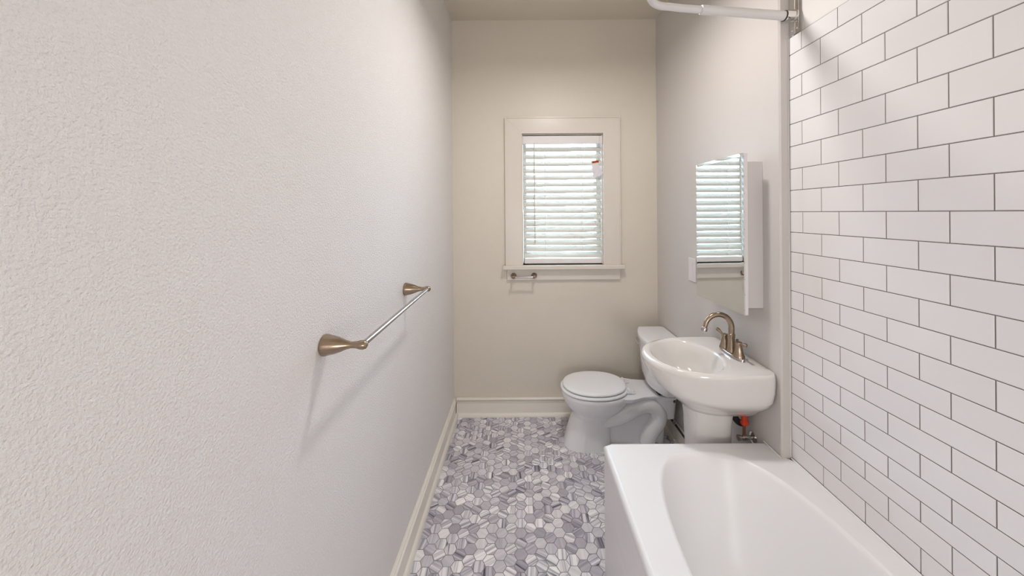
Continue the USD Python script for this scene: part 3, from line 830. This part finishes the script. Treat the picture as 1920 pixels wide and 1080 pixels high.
def ped(cx, a, b, z, e=2.8):
    t = np.linspace(0, 2 * math.pi, 60, endpoint=False)
    return np.c_[cx + a * np.sign(np.cos(t)) * np.abs(np.cos(t)) ** (2 / e), SD + b * np.sign(np.sin(t)) * np.abs(np.sin(t)) ** (2 / e), np.full(60, z)]


part('pedestal', loft([ped(0.852, 0.115, 0.112, 0.0), ped(0.852, 0.112, 0.108, 0.03), ped(0.852, 0.098, 0.094, 0.08), ped(0.852, 0.088, 0.086, 0.25), ped(0.852, 0.088, 0.087, 0.45),
                       ped(0.852, 0.094, 0.090, 0.58), ped(0.852, 0.103, 0.094, 0.645), ped(0.852, 0.106, 0.096, 0.68)]), 'biscuit', sk, smooth=50)

# ------------------------------------------------------------------ faucet
FX = 0.962
fc = thing('faucet', 'brushed nickel gooseneck faucet with two lever handles on the sink', 'faucet', (FX, SD - 0.01, SZ))
fyc = SD - 0.012
plate = Polygon([(FX + 0.024 * math.cos(a) * (1 - 0.10 * abs(math.sin(a))), fyc + 0.088 * np.sign(math.sin(a)) * abs(math.sin(a)) ** 0.7) for a in np.linspace(0, 2 * math.pi, 60, endpoint=False)])
pl = lambda g, z: np.c_[ray_ring(plate.buffer(-g), 60, np.array([FX, fyc])), np.full(60, z)]
part('base_plate', loft([pl(0.0, SZ - 0.001), pl(0.0005, SZ + 0.010), pl(0.003, SZ + 0.0135), pl(0.008, SZ + 0.0145)]), 'nickel_bar', fc, smooth=40)
hb_ = [(0.0235, 0), (0.0235, 0.003), (0.0205, 0.012), (0.0165, 0.024), (0.0135, 0.040), (0.0125, 0.050), (0.0135, 0.052), (0.0140, 0.060), (0.0125, 0.065), (0.006, 0.0675), (0.0001, 0.068)]
for sgn in (-1, 1):
    hy_ = fyc + sgn * 0.054
    h = part('handle', lathe(hb_, 24, (FX, hy_, SZ + 0.012)), 'nickel', fc, smooth=40)
    pts = spline([(FX, hy_ + sgn * 0.006, SZ + 0.070), (FX - 0.002, hy_ + sgn * 0.024, SZ + 0.074), (FX - 0.004, hy_ + sgn * 0.044, SZ + 0.080), (FX - 0.005, hy_ + sgn * 0.060, SZ + 0.084)], 14)
    part('lever', tube(pts, np.interp(np.linspace(0, 1, 14), [0, 0.3, 0.75, 0.93, 1], [0.0055, 0.005, 0.009, 0.008, 0.003]), 12), 'nickel', h, smooth=50)
sb_ = [(0.0215, 0), (0.0215, 0.004), (0.0190, 0.014), (0.0180, 0.018), (0.0155, 0.045), (0.0140, 0.066), (0.0150, 0.068), (0.0150, 0.082), (0.0125, 0.084), (0.0120, 0.085)]
part('spout_base', lathe(sb_, 28, (FX, fyc, SZ + 0.012)), 'nickel', fc, smooth=40)
gp = [(FX, fyc, SZ + 0.09), (FX, fyc, SZ + 0.115)]
for a in np.linspace(0, math.radians(168), 18):
    gp.append((FX - 0.060 + 0.060 * math.cos(a), fyc, SZ + 0.125 + 0.060 * math.sin(a)))
gp += [(gp[-1][0] - 0.0035, fyc, gp[-1][2] - 0.012)]
gp = np.array(gp)
part('spout', tube(gp, np.interp(np.linspace(0, 1, len(gp)), [0, 0.6, 1], [0.0125, 0.0118, 0.0095]), 20, up=(0, 1, 0)), 'nickel', fc, smooth=50)
tdir_ = (gp[-1] - gp[-2]) / np.linalg.norm(gp[-1] - gp[-2])
part('aerator', lathe([(0.010, -0.002), (0.0115, 0), (0.0128, 0.003), (0.0128, 0.015), (0.011, 0.017), (0.009, 0.0165)], 20, gp[-1], tdir_), 'nickel_bar', fc, smooth=40)
part('lift_rod', join(tube([(FX + 0.026, fyc, SZ), (FX + 0.026, fyc, SZ + 0.03), (FX + 0.026, fyc, SZ + 0.062)], 0.0028, 8), lathe([(0.001, 0), (0.0055, 0.003), (0.0055, 0.009), (0.001, 0.012)], 12, (FX + 0.026, fyc, SZ + 0.06))), 'nickel', fc, smooth=40)

# ------------------------------------------------------------------ pipes behind the pedestal
vx, vy = 0.985, 1.566
sv = thing('shutoff_valve', 'chrome shutoff valve with a red nut on the wall behind the pedestal', 'valve', (XR, vy, 0.515))
part('escutcheon', lathe([(0.026, 0), (0.025, 0.004), (0.012, 0.010)], 22, (XR - 0.0005, vy, 0.515), (-1, 0, 0)), 'chrome', sv, smooth=40)
part('valve_body', join(lathe([(0.009, 0), (0.009, 0.02), (0.0125, 0.022), (0.0125, 0.042), (0.009, 0.044), (0.009, 0.048), (0.011, 0.050), (0.013, 0.062), (0.0001, 0.063)], 18, (XR - 0.006, vy, 0.515), (-1, 0, 0))), 'chrome', sv, smooth=40)
part('riser', tube([(vx, vy, 0.52), (vx, vy, 0.56), (vx + 0.002, vy, 0.60), (vx + 0.002, vy, 0.631)], 0.0058, 12), 'copper', sv, smooth=40, label='thin copper riser pipe')
part('red_nut', lathe([(0.012, 0), (0.0165, 0.004), (0.0165, 0.018), (0.0125, 0.022), (0.0135, 0.054), (0.010, 0.058)], 10, (vx + 0.002, vy, 0.572)), 'red', sv, smooth=30, label='red plastic nut')
part('drain_pipe', tube(spline([(XR - 0.001, 1.628, 0.545), (1.000, 1.628, 0.548), (0.985, 1.628, 0.565), (0.982, 1.628, 0.61), (0.982, 1.628, 0.655)], 24), 0.0145, 16), 'black_rubber', sk, smooth=50, label='dark drain pipe bend')
part('slip_nut', lathe([(0.019, 0), (0.021, 0.003), (0.021, 0.018), (0.019, 0.022)], 10, (0.982, 1.628, 0.60)), 'black_rubber', sk, smooth=30)
